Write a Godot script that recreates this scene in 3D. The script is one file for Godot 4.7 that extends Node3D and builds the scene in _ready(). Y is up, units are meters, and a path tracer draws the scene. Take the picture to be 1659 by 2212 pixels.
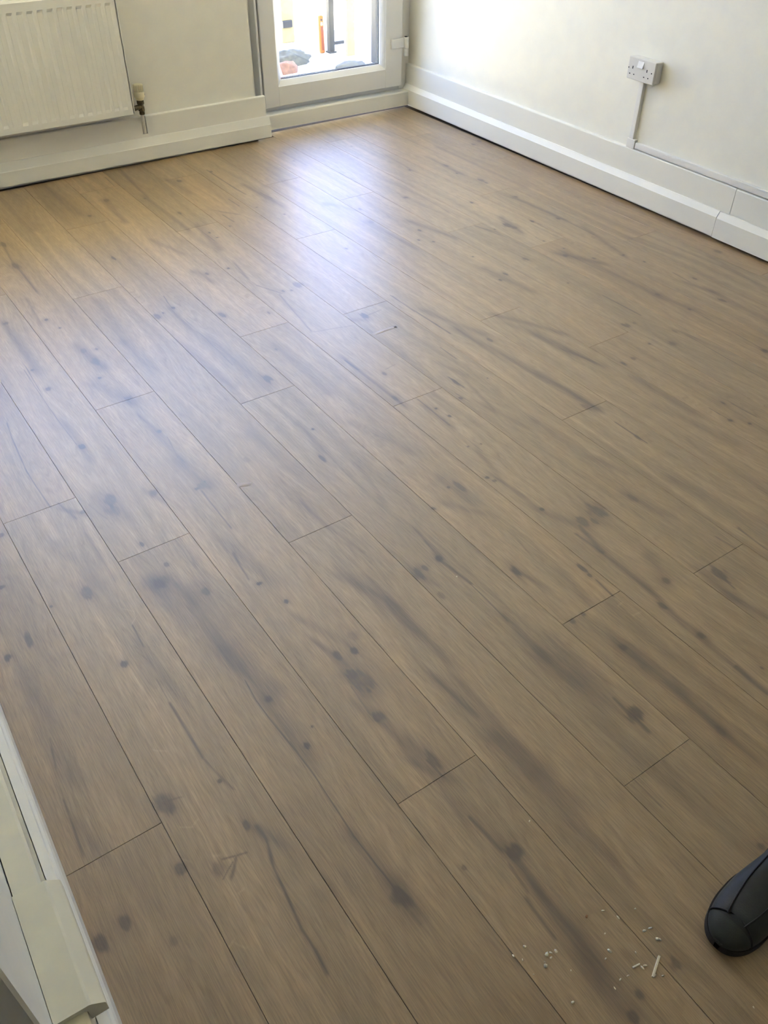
extends Node3D
# An empty room with a new plank floor: radiator wall with a glazed balcony door, plain wall with a double socket.
# Metres, y up. The back wall stands near z = -4.2, the plain wall near x = 2.8; planks run along z.

const PLANK := 0.19            # width of a plank
const LENGTH := 1.581          # length of a plank
const FIRST_COLUMN := -3       # column k covers x from k * PLANK to (k + 1) * PLANK
const SHEET_COLUMNS := 6       # columns drawn on one printed sheet
const SHEET_W := 1152
const SHEET_H := 2048
const SHEET_Z0 := -4.4         # z at the far edge of the sheets
const SHEET_LEN := 4.5
# z of one end joint in each column, from column -3 on
const JOINTS := [-0.55, -0.889, -1.887, -1.588, -0.673, -1.414, -0.458, -0.826, -1.767, -0.766, -1.423, -0.456, -1.687, -1.13, -0.818, -1.376, -0.652, -1.71]

# knots in the printed wood: x and z in millimetres, half width across the grain, half length along it, depth of tone in percent
const KNOTS := [
	707, -3715, 12, 18, 91, 986, -3773, 8, 10, 78, 1044, -3530, 8, 20, 78, 830, -3846, 15, 20, 52, 1204, -3892, 18, 20, 78, 307, -3621, 14, 30, 78, 289, -3390, 20, 40, 78, 632, -3250, 7, 24, 91,
	249, -2896, 7, 9, 91, 270, -2813, 5, 6, 78, 125, -2948, 10, 12, 65, 104, -2590, 8, 10, 78, 109, -2452, 10, 12, 65, 284, -2617, 14, 18, 52, 322, -2603, 8, 9, 58, 290, -2528, 18, 30, 65,
	267, -2424, 9, 9, 78, 585, -2702, 16, 25, 65, 612, -2716, 6, 10, 65, 656, -2731, 8, 10, 91, 779, -2585, 12, 22, 78, 880, -2919, 10, 16, 65, 969, -2913, 5, 6, 78, 1060, -3266, 6, 10, 78,
	1065, -3203, 6, 6, 78, 1387, -3922, 8, 12, 65, 1163, -3280, 6, 8, 65, 971, -2914, 5, 10, 78, 1052, -2627, 8, 16, 71, 1081, -2615, 6, 8, 65, 1124, -2642, 22, 28, 52, 1195, -2296, 16, 26, 78,
	926, -2507, 6, 14, 52, 1634, -3260, 25, 35, 32, 1730, -3132, 6, 16, 52, 1768, -3282, 10, 40, 26, 1691, -2985, 16, 20, 39, 1799, -3837, 5, 8, 58, 1455, -2814, 7, 10, 58, 2011, -3930, 5, 8, 39,
	2161, -3863, 6, 10, 39, 2209, -3414, 5, 7, 65, 1421, -3265, 6, 8, 52, 1357, -3403, 6, 6, 52, 1982, -3131, 12, 14, 52, 2089, -2629, 6, 8, 78, 1813, -2797, 9, 12, 78, 1750, -2718, 7, 8, 91,
	1791, -2671, 7, 7, 91, 1838, -2468, 5, 5, 78, 1792, -2247, 6, 9, 91, 1842, -2272, 10, 20, 65, 1999, -2334, 14, 18, 65, 2198, -2918, 8, 14, 78, 2161, -2630, 20, 26, 91, 2171, -2596, 18, 20, 78,
	2398, -3366, 12, 22, 71, 2374, -3248, 6, 10, 78, 2413, -3114, 15, 30, 58, 2412, -3071, 8, 12, 65, 2411, -2859, 10, 14, 78, 2398, -2565, 10, 14, 78, 2282, -2604, 8, 14, 78, 2159, -2268, 12, 18, 84,
	2234, -2186, 8, 12, 65, 2199, -2322, 6, 8, 65, 2180, -2422, 6, 9, 65, 2777, -3564, 10, 16, 65, 2713, -3539, 12, 20, 52, 1991, -2083, 4, 5, 78, 2209, -3407, 6, 8, 52, 1981, -3132, 12, 14, 45,
	2356, -2141, 6, 6, 104, 2379, -2050, 5, 6, 91, 2428, -1838, 9, 14, 60, 2369, -1659, 10, 20, 60, 2205, -1826, 9, 12, 55, 2213, -1681, 8, 10, 60, 2189, -1335, 12, 20, 60, 1928, -1725, 16, 20, 60,
	1968, -1722, 8, 10, 40, 1968, -1550, 14, 20, 50, 2039, -1602, 6, 16, 40, 1898, -1591, 6, 9, 60, 1729, -1551, 7, 20, 70, 1779, -1555, 9, 12, 50, 1811, -1212, 8, 16, 70, 2707, -1948, 14, 24, 45,
	2772, -1971, 8, 10, 50, 92, -2099, 10, 14, 91, -6, -1819, 10, 10, 50, 71, -1824, 22, 35, 60, 65, -1780, 25, 30, 40, 177, -1791, 12, 22, 50, 74, -1616, 8, 14, 60, 95, -1514, 8, 10, 50,
	55, -1464, 22, 25, 65, 131, -1379, 14, 18, 50, -100, -1528, 16, 34, 60, -207, -1848, 10, 12, 50, -259, -1662, 8, 8, 60, 307, -2045, 10, 10, 65, 282, -1741, 9, 9, 60, 313, -1757, 4, 6, 70,
	296, -1743, 14, 20, 40, 297, -2261, 14, 20, 45, 709, -2122, 14, 28, 78, 821, -2268, 6, 10, 52, 1035, -1938, 9, 16, 60, 981, -1803, 9, 18, 50, 684, -1803, 5, 6, 80, 634, -1664, 8, 26, 70,
	454, -1780, 10, 18, 25, 1459, -1913, 9, 22, 60, 1443, -1436, 12, 25, 40, 1196, -1769, 8, 26, 65, 1152, -1689, 7, 10, 65, 1054, -1686, 6, 7, 80, 1062, -1631, 6, 8, 70, 1050, -1468, 5, 6, 50,
	1012, -1479, 5, 5, 50, 965, -1338, 8, 8, 75, 972, -1316, 7, 8, 50, 997, -1153, 7, 8, 75, 1054, -1058, 18, 25, 60, 1112, -1065, 25, 40, 65, 1078, -1042, 10, 15, 50, 849, -1364, 5, 6, 70,
	877, -1348, 10, 30, 55, 762, -1316, 8, 10, 60, 1296, -1731, 3, 3, 70, 1454, -1237, 8, 20, 50, 1752, -1139, 8, 10, 70, 1787, -1095, 7, 8, 75, 1232, -1048, 10, 20, 35, 994, -737, 10, 16, 60,
	1064, -789, 12, 14, 45, 927, -934, 8, 22, 70, 925, -906, 6, 9, 60, 1192, -730, 18, 35, 65, -256, -1463, 10, 30, 60, -308, -1441, 10, 14, 70, -107, -1281, 8, 12, 70, -183, -1536, 4, 5, 60,
	-64, -907, 5, 6, 60, 105, -1022, 11, 13, 75, 113, -880, 8, 10, 75, 250, -1331, 8, 8, 85, 275, -1244, 7, 8, 80, 325, -1030, 12, 14, 75, 346, -1068, 14, 18, 25, 286, -1038, 10, 20, 60,
	287, -982, 14, 18, 70, 293, -953, 30, 38, 60, 291, -923, 8, 12, 60, 269, -855, 15, 17, 80, 146, -913, 3, 3, 60, 657, -1158, 10, 14, 80, 585, -1140, 16, 26, 60, 611, -1151, 8, 12, 50,
	586, -1055, 10, 14, 30, 785, -1015, 14, 26, 70, 302, -711, 12, 30, 55, 825, -701, 12, 16, 60, 825, -437, 10, 14, 40, 711, -562, 20, 26, 75, 995, -627, 10, 14, 50, 823, -823, 6, 8, 50,
	787, -822, 8, 12, 50, 1032, -490, 5, 8, 50, -171, -923, 22, 30, 60, -63, -797, 8, 14, 60, -147, -750, 16, 18, 35, -198, -790, 12, 14, 60, -316, -755, 12, 18, 55, -361, -747, 14, 22, 65,
	-261, -680, 9, 12, 30, 92, -530, 18, 24, 85, 94, -518, 14, 20, 50, 308, -479, 16, 20, 80, 215, -508, 6, 6, 40, 314, -187, 10, 12, 60, 283, -170, 10, 12, 60, 398, -185, 12, 14, 50,
	686, -233, 10, 12, 50,
]
# figure of the wood: 0 broad band, 1 crack or mineral line, 2 pale fleck; from x, z to x, z in millimetres, width, depth of tone in percent
const FIGURE := [
	0, 446, -4148, 454, -3710, 60, 32, 0, 653, -4200, 673, -3765, 50, 45, 0, 1032, -4174, 1005, -3801, 20, 58, 0, 993, -3789, 992, -3355, 28, 71, 0, 827, -3838, 815, -3579, 40, 52, 1, 936, -4124, 928, -3998, 6, 65,
	0, 1164, -3930, 1178, -3728, 30, 45, 0, 303, -3608, 282, -3403, 15, 52, 0, 291, -3397, 287, -3142, 18, 65, 1, 289, -3266, 283, -3131, 5, 78, 0, 118, -2947, 108, -2577, 35, 45, 1, 90, -2662, 89, -2433, 4, 65,
	0, 242, -3065, 226, -2887, 10, 39, 0, 278, -2655, 303, -2487, 40, 58, 0, 448, -2927, 425, -2602, 60, 39, 1, 669, -2833, 658, -2735, 6, 58, 0, 654, -2726, 643, -2560, 20, 45, 1, 660, -2633, 653, -2263, 4, 52,
	0, 848, -2952, 861, -2857, 40, 45, 0, 554, -2549, 595, -2150, 50, 32, 0, 418, -2584, 431, -2381, 40, 39, 0, 829, -3325, 869, -3152, 30, 32, 0, 1049, -3352, 1027, -3096, 40, 52, 1, 1040, -3359, 1045, -3183, 6, 65,
	1, 1376, -3952, 1390, -3572, 9, 65, 0, 1439, -3666, 1468, -3359, 30, 52, 1, 1457, -3548, 1466, -3460, 6, 65, 1, 1531, -3862, 1532, -3815, 5, 65, 1, 1294, -3553, 1297, -3462, 8, 65, 0, 1189, -3466, 1246, -3390, 14, 52,
	1, 1193, -3406, 1202, -3317, 12, 78, 0, 1017, -2932, 1001, -2809, 12, 52, 1, 996, -2798, 999, -2725, 6, 45, 1, 999, -2725, 1039, -2615, 10, 45, 1, 1029, -2608, 983, -2311, 10, 52, 1, 978, -2302, 1126, -2263, 8, 26,
	1, 1192, -2292, 1272, -2302, 8, 39, 0, 1140, -2302, 1181, -2275, 30, 32, 1, 1373, -2366, 1367, -2226, 10, 45, 0, 1613, -3616, 1624, -3377, 25, 32, 0, 1659, -3253, 1728, -3073, 25, 32, 0, 1676, -2995, 1699, -2669, 35, 45,
	0, 1808, -3960, 1813, -3760, 25, 32, 0, 2231, -3633, 2213, -3404, 20, 45, 1, 2059, -3152, 2035, -2704, 3, 65, 1, 2045, -2706, 2077, -2605, 6, 65, 0, 2055, -2672, 2067, -2594, 12, 52, 0, 1831, -2893, 1892, -2658, 40, 52,
	1, 1856, -2786, 1892, -2658, 8, 52, 0, 1807, -2347, 1831, -2115, 35, 52, 1, 2195, -3022, 2201, -2877, 5, 65, 0, 2185, -2696, 2161, -2550, 35, 65, 0, 2395, -3501, 2388, -3243, 30, 39, 1, 2369, -2949, 2388, -2853, 5, 65,
	0, 2399, -2846, 2411, -2547, 22, 71, 1, 2411, -2547, 2404, -2354, 8, 58, 1, 2282, -2604, 2287, -2556, 4, 65, 0, 2158, -2284, 2225, -2146, 40, 65, 1, 2181, -2467, 2177, -2419, 4, 45, 0, 2534, -3589, 2538, -2944, 35, 39,
	1, 1370, -2374, 1371, -2029, 9, 65, 0, 1403, -2202, 1467, -1964, 40, 45, 0, 1593, -2037, 1696, -1822, 35, 52, 1, 2212, -3452, 2223, -3261, 6, 45, 0, 2426, -2433, 2356, -2141, 30, 45, 0, 2500, -2261, 2537, -2021, 25, 32,
	1, 2397, -1915, 2393, -1829, 12, 40, 0, 2375, -1827, 2399, -1727, 30, 60, 0, 2399, -1727, 2381, -1477, 35, 45, 0, 2185, -2286, 2204, -1816, 35, 52, 0, 2196, -1808, 2213, -1678, 25, 40, 1, 2209, -1674, 2189, -1335, 6, 45,
	1, 2030, -1932, 2027, -1751, 7, 50, 0, 2053, -1587, 2063, -1533, 14, 40, 1, 2053, -1581, 2039, -1214, 5, 50, 0, 2051, -1541, 2082, -1395, 25, 25, 0, 1614, -1845, 1624, -1692, 35, 45, 0, 1630, -1698, 1647, -1611, 18, 45,
	0, 1442, -1645, 1457, -1422, 40, 45, 0, 1694, -1445, 1690, -1238, 50, 40, 1, 1828, -1191, 1829, -1109, 8, 45, 1, 1752, -1215, 1749, -1180, 6, 50, 0, 2634, -1925, 2576, -1609, 30, 30, 1, 81, -2602, 89, -2121, 5, 58,
	0, 98, -2216, 95, -2045, 20, 45, 1, -50, -2333, -61, -2255, 6, 65, 1, -61, -2255, -72, -2074, 6, 65, 1, -72, -2074, -67, -1891, 6, 65, 1, -45, -1889, -32, -1807, 10, 45, 0, -39, -1851, -9, -1811, 20, 40,
	0, 50, -1860, 72, -1749, 45, 35, 1, 22, -1837, 43, -1762, 6, 30, 0, 168, -1801, 184, -1755, 25, 35, 0, 56, -1477, 99, -1361, 60, 45, 0, 292, -2137, 301, -2045, 12, 52, 0, 291, -2051, 302, -1882, 20, 45,
	1, 310, -2005, 297, -1900, 6, 52, 0, 286, -1876, 316, -1751, 45, 50, 1, 294, -1723, 289, -1549, 8, 50, 0, 248, -2390, 299, -2241, 60, 45, 0, -32, -1716, -32, -1637, 10, 35, 1, -30, -1642, -30, -1531, 4, 35,
	0, -97, -1723, -75, -1567, 40, 25, 1, 703, -2166, 708, -2092, 6, 52, 0, 663, -2452, 696, -2071, 60, 39, 0, 826, -2286, 822, -1957, 50, 39, 1, 977, -2076, 982, -2009, 10, 65, 1, 1058, -1959, 1095, -1965, 6, 30,
	0, 981, -2084, 982, -1774, 18, 58, 0, 661, -1838, 647, -1705, 45, 35, 0, 803, -1768, 860, -1562, 40, 30, 1, 823, -1686, 837, -1634, 6, 35, 0, 521, -1873, 545, -1657, 60, 30, 0, 491, -1527, 496, -1423, 18, 45,
	0, 701, -1583, 673, -1432, 30, 20, 0, 1419, -2028, 1456, -1427, 45, 65, 1, 1286, -1967, 1287, -1884, 6, 50, 0, 1225, -1888, 1245, -1802, 25, 30, 1, 1193, -1802, 1196, -1735, 12, 50, 0, 1227, -1744, 1194, -1594, 18, 40,
	0, 1190, -1597, 1214, -1465, 30, 40, 1, 1151, -1712, 1158, -1646, 5, 40, 1, 1036, -1756, 1032, -1596, 10, 50, 0, 1030, -1704, 1032, -1596, 30, 35, 1, 1033, -1544, 1035, -1443, 5, 35, 0, 1028, -1448, 1001, -1342, 30, 35,
	0, 990, -1311, 998, -1234, 15, 60, 0, 994, -1229, 997, -1150, 18, 35, 0, 997, -1150, 1036, -1050, 35, 45, 1, 1036, -1050, 1015, -951, 22, 55, 0, 856, -1402, 864, -1296, 40, 40, 0, 806, -1307, 850, -1243, 30, 35,
	0, 670, -1266, 664, -1170, 14, 50, 0, 1621, -1709, 1643, -1640, 14, 55, 0, 1592, -1960, 1657, -1577, 40, 35, 0, 1264, -1458, 1271, -1205, 40, 30, 1, 1452, -1324, 1453, -1204, 9, 60, 1, 1750, -1213, 1752, -1131, 5, 40,
	0, 1627, -1305, 1664, -1062, 50, 30, 0, 1267, -1233, 1296, -1144, 30, 30, 0, 1230, -1071, 1247, -969, 30, 30, 1, 1011, -1030, 1016, -946, 16, 60, 0, 1016, -946, 1009, -793, 26, 55, 0, 1009, -793, 994, -695, 18, 40,
	0, 1089, -865, 1062, -796, 40, 35, 1, 927, -882, 923, -829, 9, 60, 0, 876, -940, 866, -868, 25, 30, 1, 1194, -723, 1188, -682, 10, 50, 0, 1167, -765, 1156, -665, 35, 40, 0, 1156, -665, 1171, -575, 35, 40,
	1, 1374, -809, 1367, -719, 9, 55, 1, 1293, -820, 1297, -767, 7, 45, 0, 1390, -1035, 1439, -772, 50, 30, 1, -46, -1372, -50, -1306, 6, 50, 0, -55, -1319, -41, -1143, 22, 35, 1, -64, -1199, -67, -1127, 6, 30,
	1, -67, -1127, -67, -974, 12, 60, 1, -67, -974, -50, -881, 8, 40, 0, -292, -1350, -300, -1207, 45, 30, 1, -299, -1183, -310, -1117, 6, 40, 0, -300, -1148, -294, -1069, 40, 35, 0, 42, -1471, 88, -1154, 60, 45,
	0, 115, -1403, 113, -1158, 70, 40, 0, 79, -1191, 125, -1041, 60, 50, 1, 89, -1092, 84, -1034, 5, 80, 1, 84, -1034, 86, -978, 5, 80, 1, 86, -978, 94, -846, 5, 80, 0, 102, -1013, 106, -872, 50, 35,
	1, 249, -1457, 236, -1360, 9, 50, 0, 244, -1515, 289, -1324, 50, 30, 0, 281, -1172, 319, -1061, 25, 35, 0, 273, -1093, 288, -1029, 20, 50, 0, 285, -1008, 288, -925, 50, 40, 1, 270, -951, 261, -875, 10, 40,
	0, 252, -898, 271, -848, 30, 40, 0, 271, -848, 281, -737, 35, 35, 0, 438, -1240, 475, -1000, 40, 35, 0, 439, -1210, 483, -1098, 30, 30, 1, 669, -1258, 658, -1167, 10, 50, 1, 654, -1151, 663, -1047, 14, 55,
	1, 663, -1047, 656, -907, 7, 55, 0, 659, -910, 657, -778, 26, 55, 0, 663, -784, 667, -697, 50, 40, 0, 698, -750, 682, -626, 60, 35, 0, 580, -1143, 591, -1102, 25, 40, 0, 788, -1014, 801, -953, 20, 40,
	0, 480, -1183, 486, -1064, 30, 30, 0, 475, -1072, 485, -896, 35, 35, 0, 430, -864, 436, -768, 16, 55, 0, 460, -821, 455, -657, 40, 40, 0, 442, -686, 466, -588, 40, 40, 0, 297, -773, 307, -704, 40, 45,
	0, 823, -724, 819, -645, 35, 45, 0, 839, -664, 838, -546, 50, 45, 0, 838, -546, 827, -428, 40, 35, 0, 832, -482, 830, -363, 35, 35, 1, 707, -614, 705, -572, 14, 50, 1, 707, -555, 705, -519, 14, 60,
	0, 993, -710, 995, -627, 22, 40, 0, 995, -627, 990, -505, 22, 45, 1, 990, -524, 987, -440, 22, 65, 0, 715, -808, 723, -661, 35, 40, 0, 651, -793, 662, -675, 35, 35, 1, 598, -458, 597, -394, 6, 45,
	0, 446, -569, 449, -495, 40, 40, 0, 640, -572, 637, -472, 30, 25, 0, 660, -460, 645, -378, 50, 20, 1, -159, -924, -139, -918, 6, 30, 1, -127, -763, -91, -751, 6, 45, 1, -107, -752, -128, -727, 10, 45,
	1, -118, -747, -143, -731, 4, 45, 1, -324, -1034, -333, -911, 8, 45, 0, -317, -964, -302, -892, 25, 30, 0, -273, -854, -266, -759, 40, 20, 2, -164, -864, -147, -851, 4, 40, 2, -147, -851, -134, -857, 4, 40,
	2, -188, -620, -174, -626, 5, 40, 2, -174, -626, -165, -609, 5, 40, 2, -132, -711, -132, -693, 4, 40, 2, -132, -693, -125, -694, 4, 40, 2, -135, -776, -131, -774, 8, 40, 2, -190, -808, -177, -794, 4, 30,
	2, 913, -796, 919, -797, 6, 40, 2, 919, -755, 937, -753, 8, 35, 2, 914, -797, 924, -798, 6, 35, 2, 1096, -723, 1099, -715, 8, 35, 2, -45, -1434, -28, -1417, 5, 35, 2, -27, -1411, -31, -1393, 5, 35,
	2, -31, -1393, -48, -1379, 5, 35, 2, -140, -1043, -123, -1027, 4, 35, 1, -50, -782, -49, -752, 14, 60, 1, -49, -752, -62, -697, 9, 65, 1, -62, -697, -68, -638, 9, 65, 1, -68, -638, -75, -578, 9, 65,
	1, -75, -578, -73, -536, 9, 65, 1, -73, -536, -75, -498, 11, 65, 0, -48, -774, -32, -736, 25, 40, 1, 95, -906, 95, -815, 5, 75, 1, 95, -815, 86, -668, 5, 75, 1, 86, -668, 91, -582, 5, 75,
	1, 91, -582, 92, -545, 5, 75, 1, 95, -837, 90, -736, 3, 50, 0, 94, -547, 96, -496, 40, 45, 1, 92, -499, 91, -474, 12, 40, 0, 85, -662, 97, -560, 40, 35, 0, 4, -764, -3, -605, 40, 30,
	0, 267, -730, 305, -667, 30, 45, 1, 298, -717, 302, -673, 14, 60, 0, 284, -663, 274, -582, 25, 35, 0, 440, -670, 451, -586, 35, 35, 0, 443, -610, 465, -496, 40, 35, 1, 290, -575, 298, -496, 14, 55,
	0, 297, -591, 302, -501, 30, 30, 0, 311, -466, 301, -396, 26, 60, 1, 290, -464, 284, -413, 9, 40, 0, 301, -396, 300, -333, 24, 55, 0, 297, -341, 285, -262, 45, 50, 1, 273, -401, 268, -330, 12, 50,
	0, 307, -301, 285, -247, 40, 40, 0, 436, -448, 442, -391, 30, 40, 0, 444, -368, 436, -327, 20, 30, 0, 293, -272, 283, -191, 60, 40,
]

var M := {}
var back_frame: Transform3D
var right_frame: Transform3D
var left_frame: Transform3D
var used := {}

# ---------------------------------------------------------------- helpers
func numbered(called: String) -> String:
	var n: int = used.get(called, -1) + 1
	used[called] = n
	return called if n == 0 else "%s_%03d" % [called, n]

func thing(called: String, label: String, category: String, where := Transform3D.IDENTITY, group := "") -> Node3D:
	var o := Node3D.new()
	o.name = numbered(called)
	add_child(o)
	o.transform = where
	o.set_meta("label", label)
	o.set_meta("category", category)
	if group != "":
		o.set_meta("group", group)
	return o

func setting(called: String, where := Transform3D.IDENTITY) -> Node3D:
	var o := Node3D.new()
	o.name = called
	add_child(o)
	o.transform = where
	o.set_meta("kind", "structure")
	return o

func begin() -> SurfaceTool:
	var st := SurfaceTool.new()
	st.begin(Mesh.PRIMITIVE_TRIANGLES)
	return st

func part(st: SurfaceTool, called: String, m: Material, parent: Node = self, smooth := false) -> MeshInstance3D:
	st.generate_normals()
	var o := MeshInstance3D.new()
	o.name = called
	o.mesh = st.commit()
	o.material_override = m
	o.cast_shadow = GeometryInstance3D.SHADOW_CASTING_SETTING_ON
	parent.add_child(o, true)
	return o

func tri(st: SurfaceTool, a: Vector3, b: Vector3, c: Vector3, away: Vector3) -> void:
	# clockwise seen from outside; away lies inside the shape
	if (c - a).cross(b - a).dot((a + b + c) / 3.0 - away) < 0.0:
		var k := b
		b = c
		c = k
	st.add_vertex(a)
	st.add_vertex(b)
	st.add_vertex(c)

func quad(st: SurfaceTool, a: Vector3, b: Vector3, c: Vector3, d: Vector3, away: Vector3) -> void:
	tri(st, a, b, c, away)
	tri(st, a, c, d, away)

func box(st: SurfaceTool, lo: Vector3, hi: Vector3, e := 0.0) -> void:
	# a box with chamfered edges
	st.set_smooth_group(-1)
	var mid := (lo + hi) * 0.5
	var h := (hi - lo) * 0.5
	e = minf(e, minf(h.x, minf(h.y, h.z)) * 0.9)
	for ax in 3:
		var b1 := (ax + 1) % 3
		var b2 := (ax + 2) % 3
		for s in [-1.0, 1.0]:
			var q := []
			for k in [[-1, -1], [1, -1], [1, 1], [-1, 1]]:
				var v := Vector3.ZERO
				v[ax] = s * h[ax]
				v[b1] = k[0] * (h[b1] - e)
				v[b2] = k[1] * (h[b2] - e)
				q.append(mid + v)
			quad(st, q[0], q[1], q[2], q[3], mid)
		if e <= 0.0:
			continue
		for s in [-1.0, 1.0]:
			for t in [-1.0, 1.0]:
				var q := []
				for k in [[0, -1], [0, 1], [1, 1], [1, -1]]:
					var v := Vector3.ZERO
					v[b1] = s * (h[b1] - (e if k[0] == 1 else 0.0))
					v[b2] = t * (h[b2] - (e if k[0] == 0 else 0.0))
					v[ax] = k[1] * (h[ax] - e)
					q.append(mid + v)
				quad(st, q[0], q[1], q[2], q[3], mid)
	if e > 0.0:
		for s in [-1.0, 1.0]:
			for t in [-1.0, 1.0]:
				for u in [-1.0, 1.0]:
					tri(st, mid + Vector3(s * h.x, t * (h.y - e), u * (h.z - e)), mid + Vector3(s * (h.x - e), t * h.y, u * (h.z - e)), mid + Vector3(s * (h.x - e), t * (h.y - e), u * h.z), mid)

func prism(st: SurfaceTool, outline: Array, x0: float, x1: float) -> void:
	# outline in (z, y), extruded along x
	st.set_smooth_group(-1)
	var p := PackedVector2Array(outline)
	var n := p.size()
	var area := 0.0
	for i in n:
		area += p[i].cross(p[(i + 1) % n])
	for i in n:
		var a := p[i]
		var b := p[(i + 1) % n]
		var out := Vector2(b.y - a.y, a.x - b.x) * signf(area)
		var m3 := Vector3((x0 + x1) * 0.5, (a.y + b.y) * 0.5, (a.x + b.x) * 0.5)
		quad(st, Vector3(x0, a.y, a.x), Vector3(x1, a.y, a.x), Vector3(x1, b.y, b.x), Vector3(x0, b.y, b.x), m3 - Vector3(0, out.y, out.x))
	var t := Geometry2D.triangulate_polygon(p)
	for i in range(0, t.size(), 3):
		for x in [x0, x1]:
			var inside := Vector3((x0 + x1) * 0.5, p[t[i]].y, p[t[i]].x)
			tri(st, Vector3(x, p[t[i]].y, p[t[i]].x), Vector3(x, p[t[i + 1]].y, p[t[i + 1]].x), Vector3(x, p[t[i + 2]].y, p[t[i + 2]].x), inside)

func lathe(st: SurfaceTool, base: Vector3, rings: Array, sides := 20, wave := 0.0, teeth := 0) -> void:
	# rings of (radius, height) about a vertical axis
	st.set_smooth_group(-1)
	var axis := []
	for r in rings:
		var row := []
		for i in sides:
			var a := TAU * i / sides
			var rr: float = r[0]
			if teeth > 0 and r.size() > 2:
				rr -= wave * (0.5 + 0.5 * cos(a * teeth))
			row.append(base + Vector3(cos(a) * rr, r[1], sin(a) * rr))
		axis.append(row)
	for k in rings.size() - 1:
		for i in sides:
			var j := (i + 1) % sides
			var inside := base + Vector3(0, (float(rings[k][1]) + float(rings[k + 1][1])) * 0.5, 0)
			quad(st, axis[k][i], axis[k][j], axis[k + 1][j], axis[k + 1][i], inside)
	for e in [[0, 1], [rings.size() - 1, rings.size() - 2]]:
		var c := base + Vector3(0, rings[e[0]][1], 0)
		var inside := base + Vector3(0, rings[e[1]][1], 0)
		for i in sides:
			tri(st, c, axis[e[0]][i], axis[e[0]][(i + 1) % sides], inside)

func tube(st: SurfaceTool, path: Array, r: float, sides := 10) -> void:
	st.set_smooth_group(0)
	var rows := []
	for i in path.size():
		var d: Vector3 = (path[mini(i + 1, path.size() - 1)] - path[maxi(i - 1, 0)]).normalized()
		var a := d.cross(Vector3(0.3, 0.2, 1).normalized()).normalized()
		var b := d.cross(a)
		var row := []
		for k in sides:
			row.append(path[i] + (a * cos(TAU * k / sides) + b * sin(TAU * k / sides)) * r)
		rows.append(row)
	for i in path.size() - 1:
		for k in sides:
			var j := (k + 1) % sides
			quad(st, rows[i][k], rows[i][j], rows[i + 1][j], rows[i + 1][k], (path[i] + path[i + 1]) * 0.5)
	st.set_smooth_group(-1)
	for k in sides:
		tri(st, path[0], rows[0][k], rows[0][(k + 1) % sides], path[1])
		tri(st, path[-1], rows[-1][k], rows[-1][(k + 1) % sides], path[-2])

func single(called: String, lo: Vector3, hi: Vector3, e: float, m: Material, parent: Node) -> MeshInstance3D:
	var st := begin()
	box(st, lo, hi, e)
	return part(st, called, m, parent)

# ---------------------------------------------------------------- materials
func noise(seed_: int, freq: float, octaves := 3) -> FastNoiseLite:
	var n := FastNoiseLite.new()
	n.noise_type = FastNoiseLite.TYPE_SIMPLEX
	n.seed = seed_
	n.frequency = freq
	n.fractal_octaves = octaves
	return n

func field(seed_: int, w: int, h: int, small_h: int, freq: float, octaves := 3) -> PackedByteArray:
	# a tiling noise, made short and pulled long along the grain
	var im := noise(seed_, freq, octaves).get_seamless_image(w, small_h)
	im.convert(Image.FORMAT_L8)
	im.resize(w, h, Image.INTERPOLATE_CUBIC)
	return im.get_data()

func plain(c: Color, rough: float, spec := 0.5, metal := 0.0) -> StandardMaterial3D:
	var m := StandardMaterial3D.new()
	m.albedo_color = c
	m.roughness = rough
	m.metallic_specular = spec
	m.metallic = metal
	return m

func painted(c: Color, rough: float, uneven: float, relief: float, scale: float, seed_: int, bump := 0.1) -> StandardMaterial3D:
	# brushed or rolled paint: faint mottling of tone and a fine orange-peel relief
	var m := plain(c, rough)
	var n := noise(seed_, 0.02, 5).get_seamless_image(256, 256)
	n.convert(Image.FORMAT_L8)
	var d := n.get_data()
	var rgb := PackedByteArray()
	rgb.resize(256 * 256 * 3)
	for i in 65536:
		var v := 255.0 * (1.0 - uneven * (1.0 - d[i] / 255.0))
		rgb[i * 3] = int(v)
		rgb[i * 3 + 1] = int(v)
		rgb[i * 3 + 2] = int(v - 4.0 * uneven * d[i] / 10.0)
	m.albedo_texture = ImageTexture.create_from_image(Image.create_from_data(256, 256, false, Image.FORMAT_RGB8, rgb))
	if relief > 0.0:
		var f := noise(seed_ + 5, 0.12, 3).get_seamless_image(256, 256)
		f.bump_map_to_normal_map(relief)
		m.normal_enabled = true
		m.normal_scale = bump
		m.normal_texture = ImageTexture.create_from_image(f)
	m.uv1_triplanar = true
	m.uv1_scale = Vector3.ONE * scale
	return m

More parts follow.
